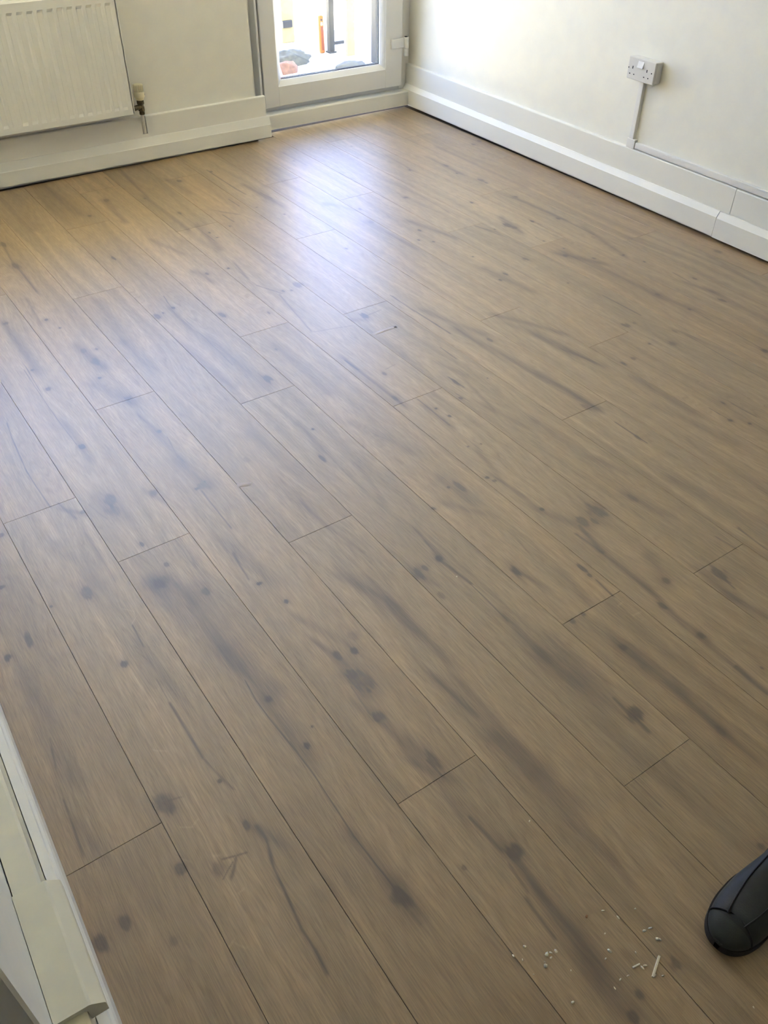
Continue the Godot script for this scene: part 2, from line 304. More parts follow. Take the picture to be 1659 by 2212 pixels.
func make_materials() -> void:
	M.wall = painted(Color(0.945, 0.931, 0.874), 0.75, 0.02, 0.0, 1.3, 11)
	M.ceiling = plain(Color(0.953, 0.946, 0.90), 0.85)
	M.gloss = plain(Color(0.940, 0.928, 0.874), 0.42)
	M.old_gloss = painted(Color(0.91, 0.885, 0.78), 0.42, 0.04, 0.0, 2.2, 41)
	M.plastic = plain(Color(0.92, 0.91, 0.875), 0.35)
	M.socket = plain(Color(0.86, 0.85, 0.82), 0.3)
	M.enamel = plain(Color(0.935, 0.924, 0.870), 0.33)
	M.cap = plain(Color(0.88, 0.84, 0.70), 0.4)
	M.dull_metal = painted(Color(0.50, 0.45, 0.36), 0.5, 0.5, 0.0, 14.0, 51)
	M.dull_metal.metallic = 0.5
	M.pipe = plain(Color(0.88, 0.86, 0.80), 0.35)
	M.dark = plain(Color(0.05, 0.045, 0.04), 0.8)
	M.gasket = plain(Color(0.13, 0.12, 0.12), 0.6)
	M.glass = plain(Color(0.93, 0.97, 0.96, 0.06), 0.02)
	M.glass.transparency = BaseMaterial3D.TRANSPARENCY_ALPHA
	M.underlay = plain(Color(0.34, 0.29, 0.24), 0.9)
	M.rubber = painted(Color(0.145, 0.152, 0.14), 0.62, 0.25, 3.0, 8.0, 61)
	M.rubber_toe = painted(Color(0.21, 0.22, 0.20), 0.65, 0.2, 3.0, 8.0, 71)
	M.sole = plain(Color(0.09, 0.075, 0.06), 0.7)
	M.crumb = painted(Color(0.97, 0.94, 0.85), 0.8, 0.1, 0.0, 30.0, 81)
	M.crumb_brown = plain(Color(0.55, 0.40, 0.28), 0.8)
	M.terrace = plain(Color(0.77, 0.76, 0.71), 0.85)
	M.render_wall = plain(Color(0.86, 0.85, 0.80), 0.9)
	M.steel = painted(Color(0.20, 0.195, 0.20), 0.55, 0.35, 0.0, 3.0, 111)
	M.timber = painted(Color(0.78, 0.68, 0.45), 0.8, 0.2, 3.0, 2.0, 121)
	M.yellow = plain(Color(0.72, 0.42, 0.06), 0.4)
	M.orange = plain(Color(0.55, 0.22, 0.05), 0.4)
	M.sack = painted(Color(0.46, 0.45, 0.43), 0.85, 0.4, 0.0, 5.0, 131)
	M.clay = painted(Color(0.66, 0.48, 0.40), 0.85, 0.3, 0.0, 5.0, 141)
	M.paper = painted(Color(0.75, 0.60, 0.55), 0.8, 0.2, 3.0, 5.0, 151)

# ---------------------------------------------------------------- the printed wood of the floor
func make_sheets() -> Array:
	var fine := field(301, 1024, 2048, 28, 0.16, 3)
	var mid := field(302, 1024, 2048, 48, 0.03, 4)
	var broad := field(303, 1024, 2048, 160, 0.012, 3)
	var sway := field(304, 1024, 2048, 512, 0.006, 2)
	var blotch := field(305, 1024, 2048, 1024, 0.045, 4)
	var pore := field(306, 1024, 2048, 220, 0.30, 2)
	var rng := RandomNumberGenerator.new()
	rng.seed = 77
	var sheets := []
	var px_x := SHEET_W / (SHEET_COLUMNS * PLANK)
	var px_z := SHEET_H / SHEET_LEN
	for s in 3:
		var x_left := (FIRST_COLUMN + s * SHEET_COLUMNS) * PLANK
		var dark := PackedFloat32Array()
		dark.resize(SHEET_W * SHEET_H)
		var pale := PackedFloat32Array()
		pale.resize(SHEET_W * SHEET_H)
		# figure: bands, lines, flecks
		for i in range(0, FIGURE.size(), 7):
			var kind: int = FIGURE[i]
			var a := Vector2(FIGURE[i + 1], FIGURE[i + 2]) * 0.001
			var b := Vector2(FIGURE[i + 3], FIGURE[i + 4]) * 0.001
			var sig: float = FIGURE[i + 5] * 0.001 * (0.42 if kind == 0 else 0.32)
			var depth: float = FIGURE[i + 6] * 0.01
			var reach := sig * 2.4
			var ends := 0.06 if kind == 0 else 0.012
			var x0 := maxi(0, int((minf(a.x, b.x) - reach - x_left) * px_x))
			var x1 := mini(SHEET_W - 1, int((maxf(a.x, b.x) + reach - x_left) * px_x))
			if x1 < x0:
				continue
			var y0 := maxi(0, int((minf(a.y, b.y) - reach - ends - SHEET_Z0) * px_z))
			var y1 := mini(SHEET_H - 1, int((maxf(a.y, b.y) + reach + ends - SHEET_Z0) * px_z))
			var ab := b - a
			var l2 := maxf(ab.length_squared(), 1e-8)
			var len_ := sqrt(l2)
			# a band keeps to its plank
			var col_lo := -1e9
			var col_hi := 1e9
			if kind == 0:
				var c := floorf((a.x + b.x) * 0.5 / PLANK)
				col_lo = c * PLANK
				col_hi = (c + 1.0) * PLANK
			for y in range(y0, y1 + 1):
				var pz := y / px_z + SHEET_Z0
				for x in range(x0, x1 + 1):
					var pxx := x / px_x + x_left
					if pxx < col_lo or pxx > col_hi:
						continue
					var k := y * SHEET_W + x
					var n := (y & 2047) * 1024 + ((x + s * 97) & 1023)
					var wob := (sway[n] - 128) * 0.00007 + (mid[n] - 128) * 0.00002
					var dx := pxx + wob - a.x
					var dz := pz - a.y
					var t := (dx * ab.x + dz * ab.y) / l2
					var past := maxf(maxf(-t, t - 1.0), 0.0) * len_
					var tt := clampf(t, 0.0, 1.0)
					var ex := dx - ab.x * tt
					var ez := dz - ab.y * tt
					var across := absf(ex * ab.y - ez * ab.x) / len_ if past > 0.0 else sqrt(ex * ex + ez * ez)
					var q := across / sig
					var v := exp(-q * q) * exp(-(past / ends) * (past / ends) * 3.0) * depth
					if kind == 2:
						pale[k] = maxf(pale[k], v)
					elif kind == 0:
						v *= 0.30 + 0.004 * mid[n] + 0.0012 * fine[n] + 0.0016 * pore[n]
						dark[k] = 1.0 - (1.0 - dark[k]) * (1.0 - minf(v * 0.60, 0.85))
					else:
						v *= 0.75 + 0.002 * blotch[n]
						dark[k] = maxf(dark[k], minf(v, 0.92))
		# knots
		for i in range(0, KNOTS.size(), 5):
			var c := Vector2(KNOTS[i], KNOTS[i + 1]) * 0.001
			var rx: float = KNOTS[i + 2] * 0.001
			var rz: float = KNOTS[i + 3] * 0.001
			var depth: float = KNOTS[i + 4] * 0.01
			var x0 := maxi(0, int((c.x - rx * 2.2 - x_left) * px_x))
			var x1 := mini(SHEET_W - 1, int((c.x + rx * 2.2 - x_left) * px_x))
			if x1 < x0:
				continue
			var y0 := maxi(0, int((c.y - rz * 2.6 - SHEET_Z0) * px_z))
			var y1 := mini(SHEET_H - 1, int((c.y + rz * 2.6 - SHEET_Z0) * px_z))
			for y in range(y0, y1 + 1):
				for x in range(x0, x1 + 1):
					var k := y * SHEET_W + x
					var n := y * 1024 + ((x + s * 97) & 1023)
					var dx := (x / px_x + x_left - c.x) / rx
					var dz := (y / px_z + SHEET_Z0 - c.y) / rz
					var q := sqrt(dx * dx + dz * dz) + (blotch[n] - 128) * 0.003 + (fine[n] - 128) * 0.001
					var v := clampf((1.05 - q) / 0.75, 0.0, 1.0)
					v = v * v * (3.0 - 2.0 * v)
					v *= 0.72 + 0.28 * clampf(absf(q - 0.15) * 2.2, 0.0, 1.0) - (0.12 if pore[n] < 105 else 0.0)
					v += 0.35 * exp(-q * q * 0.55)      # the stained wood round the knot
					dark[k] = 1.0 - (1.0 - dark[k]) * (1.0 - minf(v * depth, 0.88))
		# wood
		var rgb := PackedByteArray()
		rgb.resize(SHEET_W * SHEET_H * 3)
		for cc in SHEET_COLUMNS:
			var col := s * SHEET_COLUMNS + cc
			var joint: float = JOINTS[col]
			var row0 := -10.0
			var ox := 0
			var oy := 0
			var tone := 0.0
			var warm := 0.0
			var next_cut := -1e9
			for y in SHEET_H:
				var pz := y / px_z + SHEET_Z0
				if pz >= next_cut:
					ox = rng.randi() & 1023
					oy = rng.randi() & 2047
					tone = rng.randf_range(-0.07, 0.07)
					warm = rng.randf_range(-0.5, 0.5)
					next_cut = joint + ceilf((pz - joint) / LENGTH + 1e-6) * LENGTH
				var yb := ((y + oy) & 2047) * 1024
				for x in range(cc * 192, cc * 192 + 192):
					var nb := yb + ((x + ox) & 1023)
					var sw := (sway[nb] - 128) >> 2
					var nx := yb + ((x + ox + sw) & 1023)
					var f := fine[nx]
					var md := mid[nx]
					var br := broad[nx]
					var ring := (md * 7) & 127                 # year lines follow the figure
					var t := tone + (br - 128) * 0.0011 + (md - 128) * 0.0006 + (f - 128) * 0.0006
					if ring < 14:
						t -= 0.02
					t += (blotch[nb] - 128) * 0.0005
					var po := pore[nx]
					if po > 150:
						t -= (po - 150) * 0.0016           # open pores, darker where the figure is dark
					var k := y * SHEET_W + x
					var d := dark[k]
					var lift := 0.5 + t + pale[k] * 0.5
					var g := (1.0 - d)
					var w := 4.0 * warm + (br - 128) * 0.02
					var r8 := (112.0 + 86.0 * lift + w) * g + 64.0 * d
					var g8 := (86.0 + 86.0 * lift) * g + 46.0 * d
					var b8 := (46.0 + 86.0 * lift - w) * g + 29.0 * d
					k *= 3
					rgb[k] = clampi(int(r8), 0, 255)
					rgb[k + 1] = clampi(int(g8), 0, 255)
					rgb[k + 2] = clampi(int(b8), 0, 255)
		var m := StandardMaterial3D.new()
		m.albedo_texture = ImageTexture.create_from_image(Image.create_from_data(SHEET_W, SHEET_H, false, Image.FORMAT_RGB8, rgb))
		m.roughness = FLOOR_ROUGH
		m.metallic_specular = 1.0
		m.clearcoat_enabled = true               # the wear layer over the print
		m.clearcoat = 0.8
		m.clearcoat_roughness = 0.38
		sheets.append(m)
	# pores of the embossed surface, shared by the sheets
	var tile := noise(401, 0.09, 3).get_seamless_image(512, 96)
	tile.convert(Image.FORMAT_L8)
	tile.resize(512, 1024, Image.INTERPOLATE_CUBIC)
	var grain := tile.get_data()
	var over := PackedByteArray()
	over.resize(512 * 1024 * 4)
	for i in 512 * 1024:
		var v := clampi(240 + (grain[i] - 128) / 5, 205, 255)
		over[i * 4] = v
		over[i * 4 + 1] = v
		over[i * 4 + 2] = v
		over[i * 4 + 3] = 255
	var pores := ImageTexture.create_from_image(Image.create_from_data(512, 1024, false, Image.FORMAT_RGBA8, over))
	var mask_im := Image.create(4, 4, false, Image.FORMAT_RGB8)
	mask_im.fill(Color.WHITE)
	var mask := ImageTexture.create_from_image(mask_im)
	for m in sheets:
		m.detail_enabled = true
		m.detail_blend_mode = BaseMaterial3D.BLEND_MODE_MUL
		m.detail_uv_layer = BaseMaterial3D.DETAIL_UV_2
		m.detail_albedo = pores
		m.detail_mask = mask
	return sheets

const FLOOR_ROUGH := 0.50

func plank(st: SurfaceTool, x0: float, x1: float, z0: float, z1: float, sheet_x: float) -> void:
	var gap := 0.00025
	var cut := 0.0005
	var deep := 0.0007
	var a := [Vector3(x0 + gap, -0.006, z0 + gap), Vector3(x1 - gap, -0.006, z0 + gap), Vector3(x1 - gap, -0.006, z1 - gap), Vector3(x0 + gap, -0.006, z1 - gap)]
	var rings := [a, [], []]
	for v in a:
		rings[1].append(Vector3(v.x, -deep, v.z))
	var sx := [1, -1, -1, 1]
	var sz := [1, 1, -1, -1]
	for i in 4:
		rings[2].append(Vector3(a[i].x + sx[i] * cut, 0, a[i].z + sz[i] * cut))
	var mid := Vector3((x0 + x1) * 0.5, -0.005, (z0 + z1) * 0.5)
	st.set_smooth_group(-1)
	var faces := [[rings[2][0], rings[2][1], rings[2][2], rings[2][3]]]
	for k in 2:
		for i in 4:
			var j := (i + 1) % 4
			faces.append([rings[k][i], rings[k][j], rings[k + 1][j], rings[k + 1][i]])
	for f in faces:
		var order := [0, 1, 2, 0, 2, 3]
		if (f[2] - f[0]).cross(f[1] - f[0]).dot((f[0] + f[2]) * 0.5 - mid) < 0.0:
			order = [0, 2, 1, 0, 3, 2]
		for i in order:
			var v: Vector3 = f[i]
			st.set_uv(Vector2((v.x - sheet_x) / (SHEET_COLUMNS * PLANK), (v.z - SHEET_Z0) / SHEET_LEN))
			st.set_uv2(Vector2(v.x / 0.15 + z0 * 3.7, v.z / 0.7 + x0 * 5.3))
			st.add_vertex(v)

func build_floor() -> void:
	var sheets := make_sheets()
	var fl := setting("floor")
	single("underlay", Vector3(-0.6, -0.16, -4.6), Vector3(3.1, -0.0065, 3.15), 0.0, M.underlay, fl)
	for col in JOINTS.size():
		var k := FIRST_COLUMN + col
		var x0 := maxf(k * PLANK, -0.47)
		var x1 := minf((k + 1) * PLANK, 2.806)
		if x1 - x0 < 0.01:
			continue
		var joint: float = JOINTS[col]
		var s := col / SHEET_COLUMNS
		var sheet_x := (FIRST_COLUMN + s * SHEET_COLUMNS) * PLANK
		var far := -4.215 if x0 < 1.80 else -4.285
		var z := joint - 3.0 * LENGTH
		while z < 3.0:
			var a := maxf(z, far)
			var b := minf(z + LENGTH, 3.0)
			if b - a > 0.005:
				var st := begin()
				plank(st, x0, x1, a, b, sheet_x)
				part(st, "plank", sheets[s], fl)
			z += LENGTH
	# two nicks where the wear layer is torn and stands up
	for n in [[Vector3(1.149, 0, -2.174), Vector3(1.248, 0, -2.1766), 1], [Vector3(0.380, 0, -1.6955), Vector3(0.417, 0, -1.6815), 0]]:
		var st := begin()
		var p: Vector3 = n[0]
		var q: Vector3 = n[1]
		var along := q - p
		var side := along.normalized().cross(Vector3.UP)
		var count := 6
		for i in count:
			var t0 := float(i) / count
			var t1 := float(i + 1) / count
			var h0 := 0.0035 * sin(PI * t0)
			var h1 := 0.0035 * sin(PI * t1)
			var c0 := p + along * t0
			var c1 := p + along * t1
			var inside := (c0 + c1) * 0.5 + Vector3(0, -0.01, 0)
			quad(st, c0 - side * 0.002, c1 - side * 0.002, c1 + Vector3(0, h1, 0), c0 + Vector3(0, h0, 0), inside)
			quad(st, c0 + side * 0.014, c1 + side * 0.014, c1 + Vector3(0, h1, 0), c0 + Vector3(0, h0, 0), inside)
		part(st, "torn_edge", M.torn, fl)

# ---------------------------------------------------------------- room shell
func build_shell() -> void:
	# back wall in its own frame: x along the wall, z out into the room; openings for the window and the balcony door
	var st := begin()
	var f := -0.035
	var b := -0.30
	var win := [-0.75, 1.31, 0.93, 2.22]
	var door := [1.34, 2.45, 0.0, 2.08]
	box(st, Vector3(-1.6, -0.16, b), Vector3(win[0], 2.45, f))
	box(st, Vector3(win[0], -0.16, b), Vector3(win[1], win[2], f))
	box(st, Vector3(win[0], win[3], b), Vector3(win[1], 2.45, f))
	box(st, Vector3(win[1], -0.16, b), Vector3(door[0], 2.45, f))
	box(st, Vector3(door[0], door[3], b), Vector3(2.62, 2.45, f))
	box(st, Vector3(door[0], -0.16, b), Vector3(2.62, -0.007, -0.14))
	var wb := part(st, "wall_back", M.wall, self)
	wb.transform = back_frame
	wb.set_meta("kind", "structure")
	# window above the radiator
	var w := setting("window_1", back_frame)
	var fr := begin()
	var z0 := -0.20
	var z1 := -0.13
	var g := 0.055
	box(fr, Vector3(win[0], win[2], z0), Vector3(win[1], win[2] + g, z1), 0.004)
	box(fr, Vector3(win[0], win[3] - g, z0), Vector3(win[1], win[3], z1), 0.004)
	for x in [win[0], 0.20 - g * 0.5, win[1] - g]:
		box(fr, Vector3(x, win[2] + g, z0), Vector3(x + g, win[3] - g, z1), 0.004)
	part(fr, "window_frame", M.plastic, w)
	for q in [[win[0] + g, 0.20 - g * 0.5], [0.20 + g * 0.5, win[1] - g]]:
		single("pane", Vector3(q[0], win[2] + g, -0.168), Vector3(q[1], win[3] - g, -0.164), 0.0, M.glass, w)
	single("window_sill", Vector3(win[0] - 0.04, win[2] - 0.025, -0.13), Vector3(win[1] + 0.04, win[2] + 0.002, 0.02), 0.006, M.gloss, w)
	# plain wall
	st = begin()
	box(st, Vector3(-0.27, -0.16, -0.30), Vector3(7.4, 2.45, -0.035))
	var wr := part(st, "wall_right", M.wall, self)
	wr.transform = right_frame
	wr.set_meta("kind", "structure")
	# near wall with the doorway the picture is taken from
	st = begin()
	box(st, Vector3(0.0, -0.16, -0.19), Vector3(4.2, 2.45, -0.068), 0.004)
	box(st, Vector3(-0.87, 2.05, -0.19), Vector3(0.0, 2.45, -0.068))
	box(st, Vector3(-3.6, -0.16, -0.19), Vector3(-0.87, 2.45, -0.068), 0.004)
	var wl := part(st, "wall_left", M.wall, self)
	wl.transform = left_frame
	wl.set_meta("kind", "structure")
	# the rest of the shell: wall behind the camera, hall beyond the doorway, ceiling
	st = begin()
	box(st, Vector3(-1.75, -0.16, 3.0), Vector3(3.2, 2.45, 3.2))
	part(st, "wall_front", M.wall, self).set_meta("kind", "structure")
	st = begin()
	box(st, Vector3(-1.75, -0.16, -0.95), Vector3(-1.6, 2.45, 3.0))
	box(st, Vector3(-1.6, -0.16, -0.95), Vector3(-0.56, 2.45, -0.8))
	part(st, "wall_hall", M.wall, self).set_meta("kind", "structure")
	st = begin()
	box(st, Vector3(-1.6, -0.16, -0.8), Vector3(-0.472, -0.002, 3.0))
	part(st, "floor_hall", M.underlay, self).set_meta("kind", "structure")
	st = begin()
	box(st, Vector3(-1.75, 2.4, -4.7), Vector3(3.3, 2.56, 3.2))
	part(st, "ceiling", M.ceiling, self).set_meta("kind", "structure")

func board(st: SurfaceTool, x0: float, x1: float, bottom: float, front: float, top: float, out := 0.0) -> void:
	# lower skirting: upright face, long chamfer, small flat on top
	prism(st, [Vector2(out, bottom + 0.001), Vector2(out, front), Vector2(out - 0.002, front + 0.003), Vector2(out - 0.0125, top - 0.0035), Vector2(out - 0.0135, top - 0.001), Vector2(out - 0.0165, top), Vector2(-0.034, top), Vector2(-0.034, bottom)], x0, x1)

func upper(st: SurfaceTool, x0: float, x1: float, low: float, top: float, out := -0.0165) -> void:
	prism(st, [Vector2(out, low), Vector2(out, top - 0.004), Vector2(out - 0.0012, top - 0.001), Vector2(out - 0.004, top), Vector2(-0.036, top + 0.001), Vector2(-0.036, low)], x0, x1)

func build_skirting() -> void:
	# back wall, ends beside the balcony door
	var s := setting("baseboard_back", back_frame)
	var st := begin()
	board(st, -0.9, 1.402, 0.012, 0.075, 0.115)
	part(st, "lower_board", M.gloss, s)
	st = begin()
	upper(st, -0.9, 0.7180, 0.115, 0.211)
	part(st, "upper_board", M.gloss, s)
	st = begin()
	upper(st, 0.7430, 1.388, 0.115, 0.211)
	part(st, "upper_board", M.gloss, s)
	st = begin()
	upper(st, 0.7180, 0.7430, 0.115, 0.130)
	part(st, "notched_board", M.gloss, s)
	# plain wall: two lengths each, joints not in line
	s = setting("baseboard_right", right_frame)
	st = begin()
	board(st, -0.10, 2.2125, 0.012, 0.092, 0.117)
	part(st, "lower_board", M.gloss, s)
	st = begin()
	board(st, 2.2170, 7.2, 0.010, 0.091, 0.116, 0.0025)
	part(st, "lower_board", M.gloss, s)
	st = begin()
	upper(st, -0.10, 2.258, 0.117, 0.221)
	part(st, "upper_board", M.gloss, s)
	st = begin()
	upper(st, 2.2615, 7.2, 0.117, 0.220, -0.0155)
	part(st, "upper_board", M.gloss, s)
	# near wall, seen from above
	s = setting("baseboard_left", left_frame)
	st = begin()
	prism(st, [Vector2(0, 0.0), Vector2(0, 0.088), Vector2(-0.003, 0.094), Vector2(-0.007, 0.098), Vector2(-0.009, 0.102), Vector2(-0.024, 0.104), Vector2(-0.024, 0.0)], 0.0, 3.6)
	part(st, "lower_board", M.gloss, s)
	st = begin()
	prism(st, [Vector2(-0.0255, 0.0), Vector2(-0.0255, 0.196), Vector2(-0.030, 0.200), Vector2(-0.066, 0.203), Vector2(-0.069, 0.0)], 0.0, 3.6)
	part(st, "upper_board", M.old_gloss, s)
	var c := thing("trunking_cover", "short cream cover strip capping the skirting beside the doorway", "cover", left_frame)
	st = begin()
	prism(st, [Vector2(-0.0005, 0.168), Vector2(-0.0005, 0.190), Vector2(-0.002, 0.193), Vector2(-0.017, 0.208), Vector2(-0.021, 0.210), Vector2(-0.067, 0.212), Vector2(-0.067, 0.2035), Vector2(-0.030, 0.2005), Vector2(-0.0245, 0.195), Vector2(-0.0245, 0.168)], 0.043, 0.246)
	part(st, "cover_strip", M.old_gloss, c)
	st = begin()
	prism(st, [Vector2(-0.0245, 0.104), Vector2(-0.0245, 0.166), Vector2(-0.010, 0.166), Vector2(-0.012, 0.104)], 0.10, 0.12)
	part(st, "clip", M.old_gloss, c)

# ---------------------------------------------------------------- balcony door
func build_door() -> void:
	var d := setting("door_1", back_frame)
	# threshold boxing below the frame
	var st := begin()
	prism(st, [Vector2(-0.103, 0.012), Vector2(-0.103, 0.082), Vector2(-0.106, 0.087), Vector2(-0.110, 0.088), Vector2(-0.180, 0.090), Vector2(-0.180, 0.012)], 1.38, 2.372)
	part(st, "threshold_board", M.gloss, d)
	# outer frame
	st = begin()
	box(st, Vector3(1.34, 0.088, -0.235), Vector3(1.442, 2.08, -0.180), 0.002)
	box(st, Vector3(2.312, 0.088, -0.235), Vector3(2.45, 2.08, -0.158), 0.003)
	box(st, Vector3(1.442, 0.088, -0.235), Vector3(2.312, 0.108, -0.160), 0.002)
	box(st, Vector3(1.442, 2.03, -0.215), Vector3(2.312, 2.08, -0.136), 0.003)
	part(st, "door_frame", M.plastic, d)
	st = begin()
	box(st, Vector3(1.413, 0.10, -0.184), Vector3(1.4255, 2.05, -0.116), 0.002)
	part(st, "weather_strip", M.plastic, d)
	# sash: four members round the glass
	st = begin()
	var lo := Vector3(1.4365, 0.118, -0.195)
	var hi := Vector3(2.308, 2.045, -0.118)
	var gl := [1.523, 2.194, 0.217, 1.96]
	box(st, Vector3(lo.x, lo.y, lo.z), Vector3(gl[0], hi.y, hi.z), 0.003)
	box(st, Vector3(gl[1], lo.y, lo.z), Vector3(hi.x, hi.y, hi.z), 0.003)
	box(st, Vector3(gl[0] - 0.003, lo.y, lo.z), Vector3(gl[1] + 0.003, gl[2], hi.z), 0.003)
	box(st, Vector3(gl[0] - 0.003, gl[3], lo.z), Vector3(gl[1] + 0.003, hi.y, hi.z), 0.003)
	part(st, "sash", M.plastic, d)
	# sloping glazing beads
	st = begin()
	var bead := [Vector2(-0.121, 0.0), Vector2(-0.124, 0.004), Vector2(-0.140, 0.024), Vector2(-0.150, 0.024), Vector2(-0.150, -0.001), Vector2(-0.121, -0.001)]
	var lower := []
	for p in bead:
		lower.append(p + Vector2(0, gl[2]))
	prism(st, lower, gl[0], gl[1])
	part(st, "glazing_bead", M.plastic, d)
	for side in [0, 1]:
		st = begin()
		var p := []
		for q in bead:
			p.append(Vector3(gl[side] + (q.y if side == 0 else -q.y), 0, q.x))
		for i in p.size():
			var a: Vector3 = p[i]
			var b: Vector3 = p[(i + 1) % p.size()]
			var up0 := Vector3(0, gl[2], 0)
			var up1 := Vector3(0, gl[3], 0)
			quad(st, a + up0, b + up0, b + up1, a + up1, Vector3(gl[side] + (0.008 if side == 0 else -0.008), (gl[2] + gl[3]) * 0.5, -0.142))
		part(st, "glazing_bead", M.plastic, d)
	# double glazing with its dark gasket and spacer
	st = begin()
	for z in [[-0.1515, -0.1495], [-0.172, -0.166]]:
		box(st, Vector3(gl[0] + 0.023, gl[2] + 0.024, z[0]), Vector3(gl[1] - 0.023, gl[2] + 0.0275, z[1]))
		box(st, Vector3(gl[1] - 0.0265, gl[2] + 0.024, z[0]), Vector3(gl[1] - 0.023, gl[3], z[1]))
		box(st, Vector3(gl[0] + 0.023, gl[2] + 0.024, z[0]), Vector3(gl[0] + 0.0255, gl[3], z[1]))
	part(st, "gasket", M.gasket, d)
	for z in [-0.156]:
		single("pane", Vector3(gl[0] + 0.005, gl[2], z - 0.002), Vector3(gl[1] - 0.005, gl[3], z + 0.002), 0.0, M.glass, d)
	# flag hinge on the wall side
	var h := thing("door_hinge", "white flag hinge on the balcony door edge by the corner", "hinge", back_frame)
	single("leaf", Vector3(2.231, 0.3145, -0.1175), Vector3(2.312, 0.364, -0.106), 0.003, M.plastic, h)
	st = begin()
	lathe(st, Vector3(2.326, 0.310, -0.106), [[0.0125, 0.0], [0.0135, 0.002], [0.0135, 0.054], [0.0125, 0.056]], 16)
	part(st, "knuckle", M.plastic, h)
	st = begin()
	lathe(st, Vector3(2.326, 0.271, -0.106), [[0.009, 0.0], [0.0115, 0.003], [0.0115, 0.0375]], 16)
	part(st, "lower_knuckle", M.plastic, h)
	single("pin_head", Vector3(2.317, 0.366, -0.115), Vector3(2.330, 0.3695, -0.100), 0.001, M.gasket, h)
	single("leaf_edge", Vector3(2.2285, 0.3145, -0.117), Vector3(2.2325, 0.364, -0.1035), 0.001, M.plastic, h)

